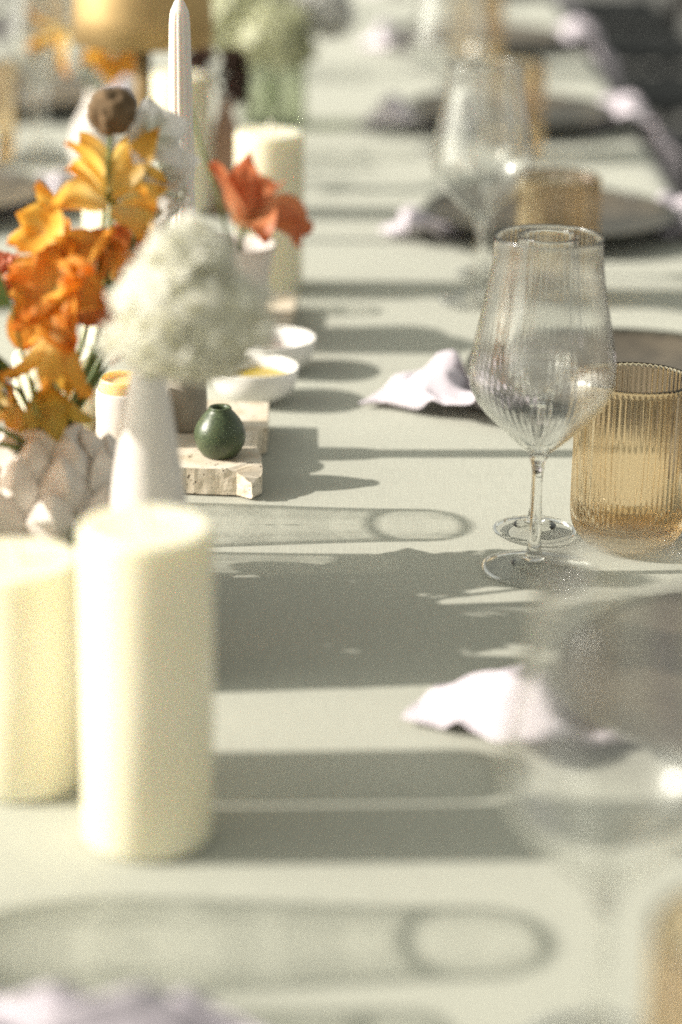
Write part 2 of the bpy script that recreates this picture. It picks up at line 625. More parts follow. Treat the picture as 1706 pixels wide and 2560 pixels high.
def floret_ball(name, lumps, n, fl, seed):
    """hydrangea head: loose four-petalled florets over one or more rounded lumps (x, y, z, radius), as one mass"""
    rnd = random.Random(seed)
    bm = bmesh.new()
    uvl = bm.loops.layers.uv.new("UVMap")
    for (lx_, ly_, lz_, R_) in lumps:
        for i in range(n):
            zz = 1 - 2 * (i + .5) / n
            a = i * 2.39996
            s_ = math.sqrt(max(0, 1 - zz * zz))
            d = Vector((s_ * math.cos(a), s_ * math.sin(a), zz))
            rr = R_ * (0.80 + .20 * noise.noise(d * 2.2 + Vector((seed, 0, 0))) + rnd.uniform(-.22, .20))
            m = Matrix.Translation(d * rr + Vector((lx_, ly_, lz_))) @ aim(d + Vector((rnd.uniform(-.5, .5), rnd.uniform(-.5, .5), rnd.uniform(-.5, .5))), rnd.random() * 3)
            for k in range(4):
                mk = m @ Matrix.Rotation(k * math.pi / 2, 4, 'Z')
                w = fl * rnd.uniform(.8, 1.15)
                q = [(0, 0, 0), (.5 * w, -.42 * w, .16 * w), (1.0 * w, -.25 * w, .1 * w), (1.05 * w, .25 * w, .1 * w), (.5 * w, .42 * w, .16 * w)]
                uvs = [(.5, 0), (.1, .5), (.3, 1), (.7, 1), (.9, .5)]
                f = bm.faces.new([bm.verts.new(mk @ Vector(p)) for p in q])
                for lp, uvv in zip(f.loops, uvs):
                    lp[uvl].uv = uvv
    return mesh_of(name, bm)

def ball_mesh(name, r, sub=3, rough=.0, seed=0, sq=1):
    bm = bmesh.new()
    bmesh.ops.create_icosphere(bm, subdivisions=sub, radius=r)
    for v in bm.verts:
        v.co *= 1 + rough * noise.noise(v.co * (3 / r) + Vector((seed, seed, 0)))
        v.co.z *= sq
    return mesh_of(name, bm)

# ------------------------------------------------------------------ ground, table, cloth
bm = bmesh.new()
bmesh.ops.create_grid(bm, x_segments=48, y_segments=48, size=1500)
ground = link("ground", mesh_of("ground", bm, False), M['paving'])
tag(ground, "grey stone paving of the terrace beneath the table", kind='structure')

X0, X1, Y0, Y1 = -.63, .372, -.35, 7.2
tb = thing("dining_table", (-.13, 3.4, 0), "long wooden dining table hidden under the sage tablecloth", "table")
link("table_top", box("table_top", 0, 0, TZ - .025, X1 - X0 - .02, Y1 - Y0 - .02, .038), M['wood'], tb)
for sx in (-.40, .40):
    for y in (-3.5, -1.2, 1.2, 3.5):
        link("leg", box("leg", sx, y, (TZ - .046) / 2, .07, .07, TZ - .046), M['wood'], tb)

def tablecloth():
    bm = bmesh.new()
    nx, ny = 60, 240
    hang = .30
    xs = [X0 - .006] * 0
    prof = []
    for i in range(9):
        prof.append((X0 - .012 - .012 * math.sin(i / 8 * 3), TZ - hang + hang * i / 8 - .012 * (i == 8)))
    prof.append((X0 - .004, TZ - .003))
    for i in range(nx + 1):
        prof.append((X0 + .01 + (X1 - X0 - .02) * i / nx, TZ))
    prof.append((X1 + .004, TZ - .003))
    for i in range(9):
        prof.append((X1 + .012 + .012 * math.sin((8 - i) / 8 * 3), TZ - hang * i / 8 - .012 * (i == 0)))
    grid = []
    for j in range(ny + 1):
        y = Y0 + (Y1 - Y0) * j / ny
        row = []
        for (x, z) in prof:
            d = max(0, TZ - .01 - z)
            xx = x + (1 if x > 0 else -1) * d * .10 * math.sin(y * 15 + math.sin(y * 4) * 2)
            zz = z + (.0008 * noise.noise(Vector((x * 6, y * 4, 0))) if d == 0 and X0 < x < X1 else 0)
            row.append(bm.verts.new((xx, y, zz)))
        grid.append(row)
    for j in range(ny):
        for i in range(len(prof) - 1):
            bm.faces.new((grid[j][i], grid[j][i + 1], grid[j + 1][i + 1], grid[j + 1][i]))
    return mesh_of("tablecloth", bm)
tc = link("tablecloth", tablecloth(), M['cloth'])
tc.cycles.is_caustics_receiver = True
tag(tc, "sage green linen tablecloth spread over the long table", "tablecloth")
TOP = TZ + .0012

# ------------------------------------------------------------------ stemware
def glass_profile(h, foot_r, stem_top, belly_z, belly_r, rim_r, wall=.0011):
    d, e = belly_z - stem_top, h - belly_z
    dr = belly_r - rim_r
    outer = spline([(.0040, stem_top), (belly_r * .17, stem_top + d * .05), (belly_r * .36, stem_top + d * .20), (belly_r * .57, stem_top + d * .38), (belly_r * .79, stem_top + d * .58),
                    (belly_r * .935, stem_top + d * .78), (belly_r, belly_z), (rim_r + dr * .87, belly_z + e * .17), (rim_r + dr * .60, belly_z + e * .38),
                    (rim_r + dr * .31, belly_z + e * .59), (rim_r + dr * .08, belly_z + e * .80), (rim_r, h)], 60)
    outer = [(max(r, .003), z) for r, z in outer]
    inner = [(max(r - wall, .0012), z + (.004 if i < 6 else .0006)) for i, (r, z) in enumerate(outer)]
    inner = [p for p in inner if p[1] < h - .0004]
    return outer, inner

def make_stemware(kind, ribs=1.0):
    if kind == 'wine':
        h, fr, st, bz, br, rr, nr = .2235, .0345, .079, .1325, .0475, .0345, 58
    else:
        h, fr, st, bz, br, rr, nr = .2070, .0290, .090, .128, .0250, .0195, 34
    o_, i_ = glass_profile(h, fr, st, bz, br, rr)
    prof = [(0.0, st)] + o_ + [(o_[-1][0] - .00012, h + .0005), (o_[-1][0] - .00038, h + .0008), (o_[-1][0] - .0007, h + .0008), (o_[-1][0] - .00098, h + .0005)] + i_[::-1] + [(0.0, i_[0][1] - .0003)]
    no = len(o_) + 4

    def rib(a, r, z, i):
        if i > no:                              # optic ribs are pressed on the inner wall
            fade = max(0, min(1, (z - st - .012) / .02)) * max(0, min(1, (h - z) / .006))
            return -.00009 * ribs * (r / br) * (0.5 + .5 * math.cos(nr * a)) * fade
        return .00003 * ribs * math.cos(nr * a) * (1 if i < no - 3 else 0) * max(0, min(1, (z - st - .012) / .02))
    bowl = lathe("bowl", prof, nr * 6, rib)
    bowl.materials.append(M['glass_polished'] if ribs else M['glass'])
    stem_p = spline([(.0150, .0052), (.0098, .0068), (.0062, .0095), (.0046, .016), (.0037, .03), (.0034, .05), (.0036, st - .012), (.0060, st - .0005)], 24)
    stem = lathe("stem", [(0, .0052)] + stem_p + [(0, st - .0004)], 24)
    stem.materials.append(M['glass_solid'])
    foot_p = [(0, .0004), (fr * .90, .0004), (fr * .985, .0009), (fr, .0016), (fr * .97, .0026), (fr * .90, .0029), (fr * .7, .0033), (fr * .4, .0038), (.0085, .0046), (.0062, .0050), (0, .0050)]
    foot = lathe("foot", foot_p, 64)
    foot.materials.append(M['glass_foot'])
    foot.materials.append(M['glass_solid'])
    for p in foot.polygons:
        if math.hypot(p.center.x, p.center.y) > fr * .93:
            p.material_index = 1
    return bowl, stem, foot
STEMWARE = {'wine': make_stemware('wine'), 'flute': make_stemware('flute'), 'wine faint': make_stemware('wine', .25), 'flute faint': make_stemware('flute', .25), 'wine plain': make_stemware('wine', 0), 'flute plain': make_stemware('flute', 0)}

def stemglass(kind, x, y, label, group, rz=0.0, plain=''):
    nm = "wine_glass" if kind == 'wine' else "champagne_flute"
    t = thing(nm, (x, y, TOP), label, "wine glass" if kind == 'wine' else "champagne flute", group, rz)
    for me in STEMWARE[kind + plain]:
        o = link(me.name.split('.')[0], me, None, t)
        o.cycles.is_caustics_caster = o.name.startswith('bowl')
        o.cycles.is_caustics_receiver = plain != ' plain' and o.name.startswith('bowl')
    return t

def make_tumbler():
    nr = 64
    h, r = .117, .0392
    outer = [(0, .0012), (.022, .0008), (.028, .0016)] + spline([(.0310, .0035), (.0362, .0105), (.0386, .020), (r, .034), (r, .07), (r, h - .002)], 36)
    inner = [(r - .0003, h - .0008), (r - .0009, h - .0001), (r - .0017, h - .0001), (r - .0024, h - .0010), (r - .0027, h - .003)] + [(r - .0030, .10), (r - .0032, .06), (r - .0036, .034), (r - .0052, .022), (r - .011, .0145), (.018, .0125), (0, .012)]
    no = len(outer)

    def rib(a, rr, z, i):
        if 4 < i < no:
            return .00055 * math.cos(nr * a) * max(0, min(1, (z - .004) / .012))
        return 0
    body = lathe("body", outer + inner, nr * 6, rib)
    body.materials.append(M['amber'])
    base = lathe("base", [(0, .0026), (.026, .0026), (.030, .0050), (.0335, .0105), (.0325, .0128), (.018, .0112), (0, .0108)], 64)
    base.materials.append(M['amber_solid'])
    return body, base
TUMBLER = make_tumbler()

def tumbler(x, y, label, group):
    t = thing("ribbed_tumbler", (x, y, TOP), label, "tumbler", group, random.random())
    for me in TUMBLER:
        o = link(me.name.split('.')[0], me, None, t)
        o.cycles.is_caustics_caster = o.name.startswith('body')
    return t

random.seed(4)
GW, GF, GT = "wine glasses at the shaded side of the table", "champagne flutes at the shaded side of the table", "amber tumblers at the shaded side of the table"
W = [(.1135, .900, "large blurred wine glass nearest the camera, cut off at the right side"),
     (.1274, 1.4959, "sharp clear ribbed wine glass standing just left of the amber tumbler"),
     (.1235, 2.2206, "slightly blurred wine glass behind the sharp one, with glinting bowl bottom"),
     (.1210, 2.985, "very blurred wine glass behind the second, only its sparkles showing clearly"),
     (.1180, 3.660, "faint wine glass at the top of the picture before the far amber tumbler")]
for i, (x, y, lb) in enumerate(W):
    stemglass('wine', x, y, lb, GW, .3 * i, '' if i == 1 else ' faint')
Fl = [(.1335, 1.5719, "narrow clear flute standing right behind the sharp wine glass"),
      (.1370, 2.330, "narrow blurred flute behind the second wine glass")]
for i, (x, y, lb) in enumerate(Fl):
    stemglass('flute', x, y, lb, GF, .2 * i, '' if i == 0 else ' faint')
Tm = [(.1585, .800, "blurred amber tumbler cut off at the bottom right corner"),
      (.1950, 1.5537, "sharp amber ribbed tumbler with fluted wall beside the sharp wine glass"),
      (.1982, 2.2474, "blurred amber tumbler on the dark plate behind the sharp glasses"),
      (.1992, 2.9648, "hazy orange tumbler seen behind the second wine glass"),
      (.1860, 3.6396, "faint orange tumbler at the top edge, farthest on the right side")]
for x, y, lb in Tm:
    tumbler(x, y, lb, GT)
# the sunny side of the table, laid the other way round; mostly outside the picture, casting its shadows in
GL = "glasses at the sunny side of the table"
LW = [(-.352, .969), (-.366, 1.556), (-.372, 2.235), (-.370, 2.93), (-.372, 3.60), (-.372, 4.25)]
LN = ["nearest", "second", "third", "fourth", "fifth", "farthest"]
for i, (x, y) in enumerate(LW):
    stemglass('wine', x, y, "%s wine glass along the sunny left side of the table" % LN[i], GL, .7 * i, ' plain')
    stemglass('flute', x - .005, y - .079, "%s flute along the sunny left side of the table" % LN[i], GL, .7 * i, ' plain')
    tumbler(x - .067, y - .058, "%s amber tumbler along the sunny left side of the table" % LN[i], GL)

# ------------------------------------------------------------------ plates and napkins
def make_plate():
    body = lathe("plate_well", [(0, .002), (.055, .002), (.075, .004), (.105, .009), (.128, .0165), (.1305, .0185), (.1290, .0195), (.122, .0165), (.102, .0118), (.080, .0082), (.05, .0072), (0, .0070)], 96)
    body.materials.append(M['plate'])
    rim = lathe("rim", [(.1296, .0170), (.1345, .0196), (.1355, .0212), (.1340, .0220), (.1300, .0208), (.1286, .0200)], 96, close='loop')
    rim.materials.append(M['plate_rim'])
    return body, rim
PLATE = make_plate()

def plate(x, y, label, group):
    t = thing("dinner_plate", (x, y, TOP + .0035), label, "plate", group)
    for me in PLATE:
        link(me.name.split('.')[0], me, None, t)

def napkin(x, y, seed, label, group, mirror=1, tip=(-.20, -.035), peak=.05, width=1.0, fall=.16):
    """a soft linen napkin laid across the plate: its narrow end trails on the cloth, the other end falls off the table edge"""
    rnd = random.Random(seed)
    edge = (.372 - x) if mirror == 1 else (x + .63)
    ctrl = [(tip[0], tip[1], .0030, .010), (tip[0] + .03, tip[1] + .004, .006, .055), (-.148, -.030, .014, .115), (-.115, -.024, .010, .10),
            (-.05, .004, .002, .085), (.05, .020, .002, .10), (edge - .012, .022, .010, .13), (edge + .018, .020, -.004, .15),
            (edge + .034, .018, -.05, .16), (edge + .04, .016, -fall, .16)]
    nu, nv = 96, 30
    sp = spline(ctrl, nu)
    ph = [rnd.random() * 6.28 for _ in range(4)]
    bm = bmesh.new()
    grid = []
    for i, (sx, sy, sz, w) in enumerate(sp):
        u = i / nu
        row = []
        for j in range(nv + 1):
            v = j / nv * 2 - 1
            px = sx + .010 * math.sin(v * 4 + ph[3]) * min(1, u * 6) + .022 * abs(v) * (1 if v < 0 else .3) * max(0, 1 - u * 4)
            py = sy + v * w * .5 * width + .005 * math.sin(u * 14 + v * 2 + ph[2])
            nn = noise.noise(Vector((sx * 17 + seed, py * 26, seed * 1.7)))
            f = abs(math.sin(v * 3.3 + ph[0] + u * 2.2)) * .008 + .005 * math.sin(v * 6 + ph[1] - u * 9)
            f += .018 * max(0, 1 - abs(nn) * 3.2) + .008 * noise.noise(Vector((sx * 40, v * 3, seed)))
            f *= min(1, u * 7) * (.55 if sx < 0 else 1)
            k = math.exp(-((sx + .150) / .026) ** 2) + .5 * math.exp(-((sx - edge + .006) / .022) ** 2)
            f += peak * k * max(0, 1 - abs(v - .15 * math.sin(ph[2])) * 1.25)
            if sz < -.004:                                # hanging part: folds go sideways
                px += max(0, f) * 1.1 * min(1, -sz / .03)
                pz = sz
            else:
                rr = math.hypot(px, py)
                free = max(0, min(1, (rr - .134) / .010))
                under = .0022 if rr < .08 else .0022 + max(0, (rr - .08)) * .20
                pz = max(.0018, (max(sz, .002) + f) * free + min(under, .0022 + max(0, f) * .4) * (1 - free))
            row.append(bm.verts.new((mirror * px, mirror * py, pz)))
        grid.append(row)
    for i in range(nu):
        for j in range(nv):
            bm.faces.new((grid[i][j], grid[i][j + 1], grid[i + 1][j + 1], grid[i + 1][j]))
    o = link("napkin", mesh_of("napkin", bm), M['napkin'])
    o.location = (x, y, TOP)
    so = o.modifiers.new("thickness", 'SOLIDIFY')
    so.thickness = .0012
    sb = o.modifiers.new("soft", 'SUBSURF')
    sb.levels = sb.render_levels = 1
    return tag(o, label, "napkin", group)

GP, GN = "stoneware plates at the shaded side of the table", "linen napkins at the shaded side of the table"
PL = [(.250, 1.2680), (.2344, 1.9041), (.2165, 2.5369), (.2106, 3.1876), (.2033, 3.9054), (.205, 4.62)]
PLAB = ["blurred dark taupe plate on its napkin, nearest at the right side", "dark rimmed taupe plate behind the sharp wine glass",
        "dark plate on the shaded napkin, third along the right side", "dark blurred plate, fourth along the right side",
        "dim plate near the top edge, fifth along the right side", "farthest plate on the right side of the table"]
NLAB = ["lavender napkin with a pointed white fold, nearest at the right side", "white napkin with a pointed tail beside the sharp wine glass",
        "lavender napkin in shade behind the second wine glass", "white and lavender napkin drooping off the table edge, fourth along",
        "lavender napkin near the dark corner at the top right", "farthest lavender napkin on the right side of the table"]
for i, (x, y) in enumerate(PL):
    plate(x, y, PLAB[i], GP)
    napkin(x, y, 11 + i * 3, NLAB[i], GN, 1, tip=(-.20 + .008 * (i % 3) - .030 * (i == 1) - .014 * (i == 0), -.035 + .012 * (i == 0)), peak=(.008, .002, .008, .018, .018, .012)[i])
GPL, GNL = "stoneware plates at the sunny side of the table", "linen napkins at the sunny side of the table"
LPL = [(-.469, .60), (-.469, 1.19), (-.465, 1.85), (-.46, 2.58), (-.46, 3.24), (-.46, 3.95), (-.46, 4.6)]
LPN = ["nearest", "second", "third", "fourth", "fifth", "sixth", "farthest"]
for i, (x, y) in enumerate(LPL):
    plate(x, y, "%s taupe plate along the sunny left side of the table" % LPN[i], GPL)
    napkin(x, y, 51 + i * 3, "%s pale napkin along the sunny left side of the table" % LPN[i], GNL, -1, peak=.02)

def loose_napkin():
    nu, nv = 70, 50
    bm = bmesh.new()
    g = []
    for i in range(nu + 1):
        row = []
        for j in range(nv + 1):
            u, v = i / nu * 2 - 1, j / nv * 2 - 1
            x = u * (.125 + .014 * math.sin(v * 5 + 1)) + .008 * math.sin(v * 9)
            y = v * (.058 + .012 * math.sin(u * 4 + .5)) * (1 - .35 * u) + .010 * math.sin(u * 3)
            e = max(0, 1 - max(abs(u), abs(v)) ** 3)
            z = .002 + e * (.030 * (1 - u) * .7 + .018 * abs(math.sin(u * 5 + v * 2.5 + .6)) + .012 * math.sin(v * 6 - u * 3 + 1) + .014)
            n1 = noise.noise(Vector((x * 22, y * 34, 4.2)))
            n2 = noise.noise(Vector((x * 55 + 3, y * 60, 1.1)))
            z += e * (.020 * max(0, 1 - abs(n1) * 3) - .006 + .006 * (1 - abs(n2) * 2))
            row.append(bm.verts.new((x, y, max(z * .58, .0018))))
        g.append(row)
    for i in range(nu):
        for j in range(nv):
            bm.faces.new((g[i][j], g[i + 1][j], g[i + 1][j + 1], g[i][j + 1]))
    return mesh_of("napkin", bm)
ln = link("napkin", loose_napkin(), M['napkin'])
ln.location = (-.115, .862, TOP)
ln.rotation_euler = (0, 0, R(-6))
ln.modifiers.new("thickness", 'SOLIDIFY').thickness = .0012
tag(ln, "crumpled lavender napkin blurred at the bottom left corner", "napkin")

# ------------------------------------------------------------------ candles
def candle(x, y, h, label, z=0.0, r=.0325, burnt=False, group="ivory pillar candles"):
    t = thing("pillar_candle", (x, y, TOP + z), label, "candle", group, random.random() * 6)
    prof = [(0, .0), (r * .96, 0.0), (r, .0018), (r * 1.002, h * .5), (r, h - .0045), (r * .985, h - .0015), (r * .94, h), (r * .86, h - .0004), (r * .5, h - .0015), (r * .1, h - .0022), (0, h - .0022)]
    wb = link("wax_body", lathe("wax_body", prof, 72, lambda a, rr, zz, i: .00035 * math.sin(3 * a + zz * 40)), M['wax'], t)
    link("wick", tube("wick", [(0, 0, h - .003), (.0004, 0, h + .004), (.002, .001, h + .010)], .0017, .0013, 8), M['wick_new'], wb)
    return t
random.seed(9)
candle(-.0937, 1.1002, .1653, "tall ivory pillar candle blurred in the foreground, in front of its pair")
candle(-.1650, 1.1631, .1240, "ivory pillar candle cut off by the left side of the picture")
candle(-.0742, 2.2618, .1500, "ivory pillar candle standing behind the white pot of orange tulip")
candle(-.1950, 2.0500, .1480, "ivory pillar candle glimpsed between the orange petals, left of the white pot")
candle(-.1812, 2.6017, .1500, "tall blurred ivory candle behind the ribbed taper")
candle(-.2190, 1.7642, .0672, "short ivory candle half hidden behind the orange blossoms", r=.032)

# ribbed taper in its holder
SLAB_T = .0195
HX, HY = -.119, 1.735
th = link("candle_holder", lathe("candle_holder", [(0, .0002), (.0145, .0002), (.0165, .003), (.0172, .02), (.0165, .040), (.0150, .050), (.0125, .0545), (.0118, .0548), (.0112, .054), (.0112, .030), (0, .030)], 48,
          lambda a, r, z, i: .0003 * math.sin(5 * a + z * 90)), M['grey_ceramic'])
th.location = (HX, HY, TOP + SLAB_T)
tag(th, "small grey stone taper holder standing on the travertine slab", "candle holder")
tp = thing("taper_candle", (HX, HY, TOP + SLAB_T + .0302), "slim white ribbed taper candle rising from the grey holder", "candle")
tz = .288
tprof = [(0, 0), (.0095, 0), (.0100, .004)] + spline([(.0100, .006), (.0094, tz * .45), (.0078, tz * .86), (.0068, tz * .955), (.0050, tz * .978), (.0022, tz * .998)], 26) + [(0, tz)]
link("wax_body", lathe("wax_body", tprof, 96, lambda a, r, z, i: .09 * r * (abs(math.cos(6 * a)) - .6) if .005 < z < tz * .96 else 0), M['taper_wax'], tp, Matrix.Rotation(R(-.6), 4, 'Y'))

# ------------------------------------------------------------------ travertine slabs
def slab_mesh(name, outline, t, seed, chip=None):
    """broken-edged stone slab: outline polygon densified and roughened, flat honed top, craggy sides"""
    rnd = random.Random(seed)
    pts = []
    n = len(outline)
    for i in range(n):
        a, b = Vector(outline[i]), Vector(outline[(i + 1) % n])
        k = max(2, int((b - a).length / .003))
        for j in range(k):
            p = a + (b - a) * j / k
            nrm = Vector((b - a).yx) * Vector((1, -1))
            nrm.normalize()
            amp = .0007 if j else .0003
            p = p + nrm * noise.noise(Vector((p.x * 140, p.y * 140, seed))) * amp
            pts.append(p)
    bm = bmesh.new()
    lv = 7
    rings = []
    for q in range(lv + 1):
        z = t * q / lv
        ring = []
        for p in pts:
            d = Vector((noise.noise(Vector((p.x * 160, p.y * 160, z * 150 + seed))), noise.noise(Vector((p.x * 160 + 9, p.y * 160, z * 150 + seed)))))
            am = (.0004 + .0016 * max(0, 1 - math.hypot(p.x - chip[0], p.y - chip[1]) / .03) if chip else .0008) if 0 < q < lv else .0003
            zz = z + (.0012 * noise.noise(Vector((p.x * 60, p.y * 60, seed))) if q == 0 else 0)
            ring.append(bm.verts.new((p.x + d.x * am, p.y + d.y * am, max(zz, 0.0003))))
        rings.append(ring)
    m = len(pts)
    for q in range(lv):
        for i in range(m):
            bm.faces.new((rings[q][i], rings[q][(i + 1) % m], rings[q + 1][(i + 1) % m], rings[q + 1][i]))
    ft = bm.faces.new(rings[-1])
    fb = bm.faces.new(rings[0][::-1])
    bmesh.ops.triangulate(bm, faces=[ft, fb])
    if chip:
        cx, cy_, cr = chip
        for v in bm.verts:
            d = math.hypot(v.co.x - cx, v.co.y - cy_)
            if d < cr and v.co.z > t * .55:
                v.co.z -= (1 - d / cr) * t * .45 * (1 + .3 * noise.noise(v.co * 300))
    bmesh.ops.recalc_face_normals(bm, faces=bm.faces[:])
    return mesh_of(name, bm, False)
s1 = link("stone_slab", slab_mesh("stone_slab", [(-.186, 1.640), (-.075, 1.636), (-.064, 1.628), (-.057, 1.641), (-.0585, 1.668), (-.063, 1.690), (-.063, 1.730), (-.057, 1.738), (-.058, 1.806), (-.182, 1.810)], SLAB_T, 3, (-.060, 1.630, .022)), M['travertine'])
s1.location = (0, 0, TOP)
tag(s1, "pitted travertine slab with a broken corner carrying the green bud vase", "stone slab")
s2 = link("stone_slab", slab_mesh("stone_slab", [(-.150, 2.035), (-.052, 2.040), (-.048, 2.10), (-.044, 2.185), (-.142, 2.190)], .014, 8), M['travertine'])
s2.location = (0, 0, TOP)
tag(s2, "travertine slab under the white pot, its lit edge showing", "stone slab")

# green bud vase
gv = link("bud_vase", lathe("bud_vase", [(0, .0003), (.0105, .0003), (.0128, .0012), (.0158, .0055), (.0180, .0105), (.0188, .0150), (.0184, .0190), (.0168, .0232), (.0140, .0276), (.0108, .0316), (.0088, .0337), (.0083, .0346), (.0085, .0354), (.0080, .0361), (.0066, .0361), (.0058, .0350), (.0058, .0320), (.010, .026), (.012, .02), (.012, .005), (0, .004)], 64,
          lambda a, r, z, i: .00012 * math.sin(2 * a + z * 300)), M['green_glaze'])
gv.location = (-.0885, 1.668, TOP + SLAB_T)
gv.scale = (1.0, 1.0, 1.02)
tag(gv, "tiny round speckled green bud vase in focus on the travertine slab", "vase")

# white tealight cup with an amber insert, at the back left of the slab
cup = thing("tealight_holder", (-.1600, 1.703, TOP + SLAB_T), "small white cup with amber glass collar on the slab's left end", "candle holder")
link("cup", lathe("cup", [(0, .0003), (.0205, .0003), (.0215, .0015), (.0215, .037), (.0208, .0385), (.0195, .0385), (.0192, .006), (0, .006)], 48), M['matte_white'], cup)
link("amber_collar", lathe("amber_collar", [(0, .0070), (.0188, .0070), (.0190, .046), (.0186, .0475), (.0172, .0475), (.0165, .0440), (.010, .0432), (0, .0430)], 48), M['amber_wax'], cup)

# ------------------------------------------------------------------ bowls
def bowl(x, y, label, fill, fmat, fname, flabel, fcat, zf):
    h, r = .0285, .0362
    prof = [(0, .0004), (.019, .0004), (.0205, .002), (.026, .0045), (.0318, .0105), (.0342, .017), (r - .0004, h - .001), (r - .0008, h), (r - .0022, h), (r - .0034, .018), (.029, .0105), (.022, .006), (0, .0052)]
    o = link("bowl", lathe("bowl", prof, 80), M['ceramic'])
    o.location = (x, y, TOP)
    tag(o, label, "bowl", "small white dipping bowls")
    rr = .0330
    me = lathe(fname, [(0, zf), (rr * .9, zf), (rr, zf + .0004)] if fname == 'olive_oil' else [(0, zf + .005), (rr * .4, zf + .004), (rr * .75, zf + .001), (rr * .93, zf - .001)], 64)
    f = link(fname, me, fmat)
    f.location = (x, y, TOP)
    tag(f, flabel, fcat)
bowl(-.0722, 1.880, "white dipping bowl of golden oil behind the green bud vase", 1, M['oil'], "olive_oil", "golden olive oil lying in the front white bowl", "oil", .0178)
bowl(-.0600, 1.972, "white dipping bowl of rust spice behind the oil bowl", 1, M['brown_fill'], "brown_heap", "rust brown spice heaped in the rear white bowl", "filling", .0135)

# ------------------------------------------------------------------ white tapered vase with pale bloom
VX, VY = -.1105, 1.312
wv = link("tapered_vase", lathe("tapered_vase", [(0, .0004), (.030, .0004), (.0330, .002), (.0318, .02), (.0255, .075), (.0188, .125), (.0125, .165), (.0092, .182), (.0088, .1865), (.0080, .1875), (.0066, .1865), (.0064, .170), (.010, .15), (.02, .08), (.024, .01), (0, .008)], 72,
          lambda a, r, z, i: .0004 * math.sin(2 * a + 1)), M['matte_white'])
wv.location = (VX, VY, TOP)
tag(wv, "slim matte white tapered vase half shaded behind the foreground candle", "vase")
bl = thing("hydrangea_bloom", (VX, VY, TOP + .010), "large pale green hydrangea head blurred above the white tapered vase", "flower")
link("stem", tube("stem", [(0, 0, 0), (.001, 0, .10), (.001, -.002, .165), (.006, -.050, .190), (.018, -.100, .210)], .0026, .0022, 20), M['stem'], bl)
link("flower_head", floret_ball("flower_head", [(0, 0, .010, .030), (.022, .004, -.006, .028), (-.006, -.004, -.016, .026), (.014, 0, -.026, .022), (.006, .004, .034, .020)], 90, .0100, 2), M['pale_petal'], bl, Matrix.Translation((.023, -.105, .235)) @ Matrix.Diagonal((1.04, .9, .80, 1)))
bl.children[-1]['kind'] = 'stuff'
link("leaf", leaf_mesh("leaf", .016, .011, .8, 0), M['leaf'], bl, Matrix.Translation((0, 0, .174)) @ aim((-.3, -.6, .5), 0))

# ------------------------------------------------------------------ artichoke vase and its orange flowers
SX, SY = -.180, 1.409
sv = thing("artichoke_vase", (SX, SY, TOP), "white artichoke shaped vase of overlapping pointed scales at the left", "vase")
body_p = [(0, .0005), (.030, .0005), (.042, .008), (.049, .028), (.050, .050), (.045, .075), (.034, .095), (.023, .106), (.019, .112), (.019, .120), (.0165, .1215), (.014, .119), (.014, .10), (.02, .05), (0, .02)]
link("vase_body", lathe("vase_body", body_p, 64), M['bisque'], sv)

def scale_mesh():
    bm = bmesh.new()
    w, h = .034, .042
    P = {'b': (0, -.004, -.5 * h), 'bl': (-.30 * w, -.003, -.34 * h), 'br': (.30 * w, -.003, -.34 * h), 'l': (-.5 * w, .001, .02 * h), 'r': (.5 * w, .001, .02 * h),
         'lt': (-.30 * w, .006, .30 * h), 'rt': (.30 * w, .006, .30 * h), 't': (0, .0125, .52 * h),
         'm': (-.002, .0135, -.10 * h), 'm2': (0, .0160, .20 * h), 'k': (0, -.004, .28 * h)}
    V = {k: bm.verts.new(v) for k, v in P.items()}
    for f in (('b', 'm', 'bl'), ('b', 'br', 'm'), ('bl', 'm', 'l'), ('br', 'r', 'm'), ('l', 'm', 'm2', 'lt'), ('r', 'rt', 'm2', 'm'), ('lt', 'm2', 't'), ('rt', 't', 'm2'),
              ('t', 'k', 'lt'), ('t', 'rt', 'k'), ('lt', 'k', 'l'), ('rt', 'r', 'k'), ('l', 'k', 'bl'), ('r', 'br', 'k'), ('bl', 'k', 'b'), ('br', 'b', 'k')):
        bm.faces.new([V[c] for c in f])
    bmesh.ops.recalc_face_normals(bm, faces=bm.faces[:])
    bmesh.ops.bevel(bm, geom=bm.edges[:], offset=.0008, segments=1, affect='EDGES', profile=.5)
    return mesh_of("scale", bm, False)
SC = scale_mesh()
SC.materials.append(M['bisque'])
rnd = random.Random(5)
for q, (z, r, cnt, tilt, s) in enumerate(((.020, .046, 9, .15, 1.0), (.046, .0505, 9, .05, 1.05), (.070, .0465, 9, -.22, 1.0), (.089, .037, 8, -.55, .9), (.103, .026, 7, -.9, .72))):
    for k in range(cnt):
        a = 2 * math.pi * (k + .5 * (q % 2)) / cnt + rnd.uniform(-.05, .05)
        mw = (Matrix.Translation((r * math.cos(a), r * math.sin(a), z)) @ Matrix.Rotation(a - math.pi / 2, 4, 'Z') @ Matrix.Rotation(-tilt + rnd.uniform(-.08, .08), 4, 'X')
              @ Matrix.Scale(s * rnd.uniform(.95, 1.05), 4))
        link("scale", SC, None, sv, mw)

MOUTH = (SX, SY, TOP + .100)
def P(x, y, z):
    return (x, y, TOP + z)
def between(head, f=.5, dx=0, dz=0):
    a, b = Vector(MOUTH), Vector(head)
    m = a + (b - a) * f
    return (m.x + dx, m.y, m.z + dz)

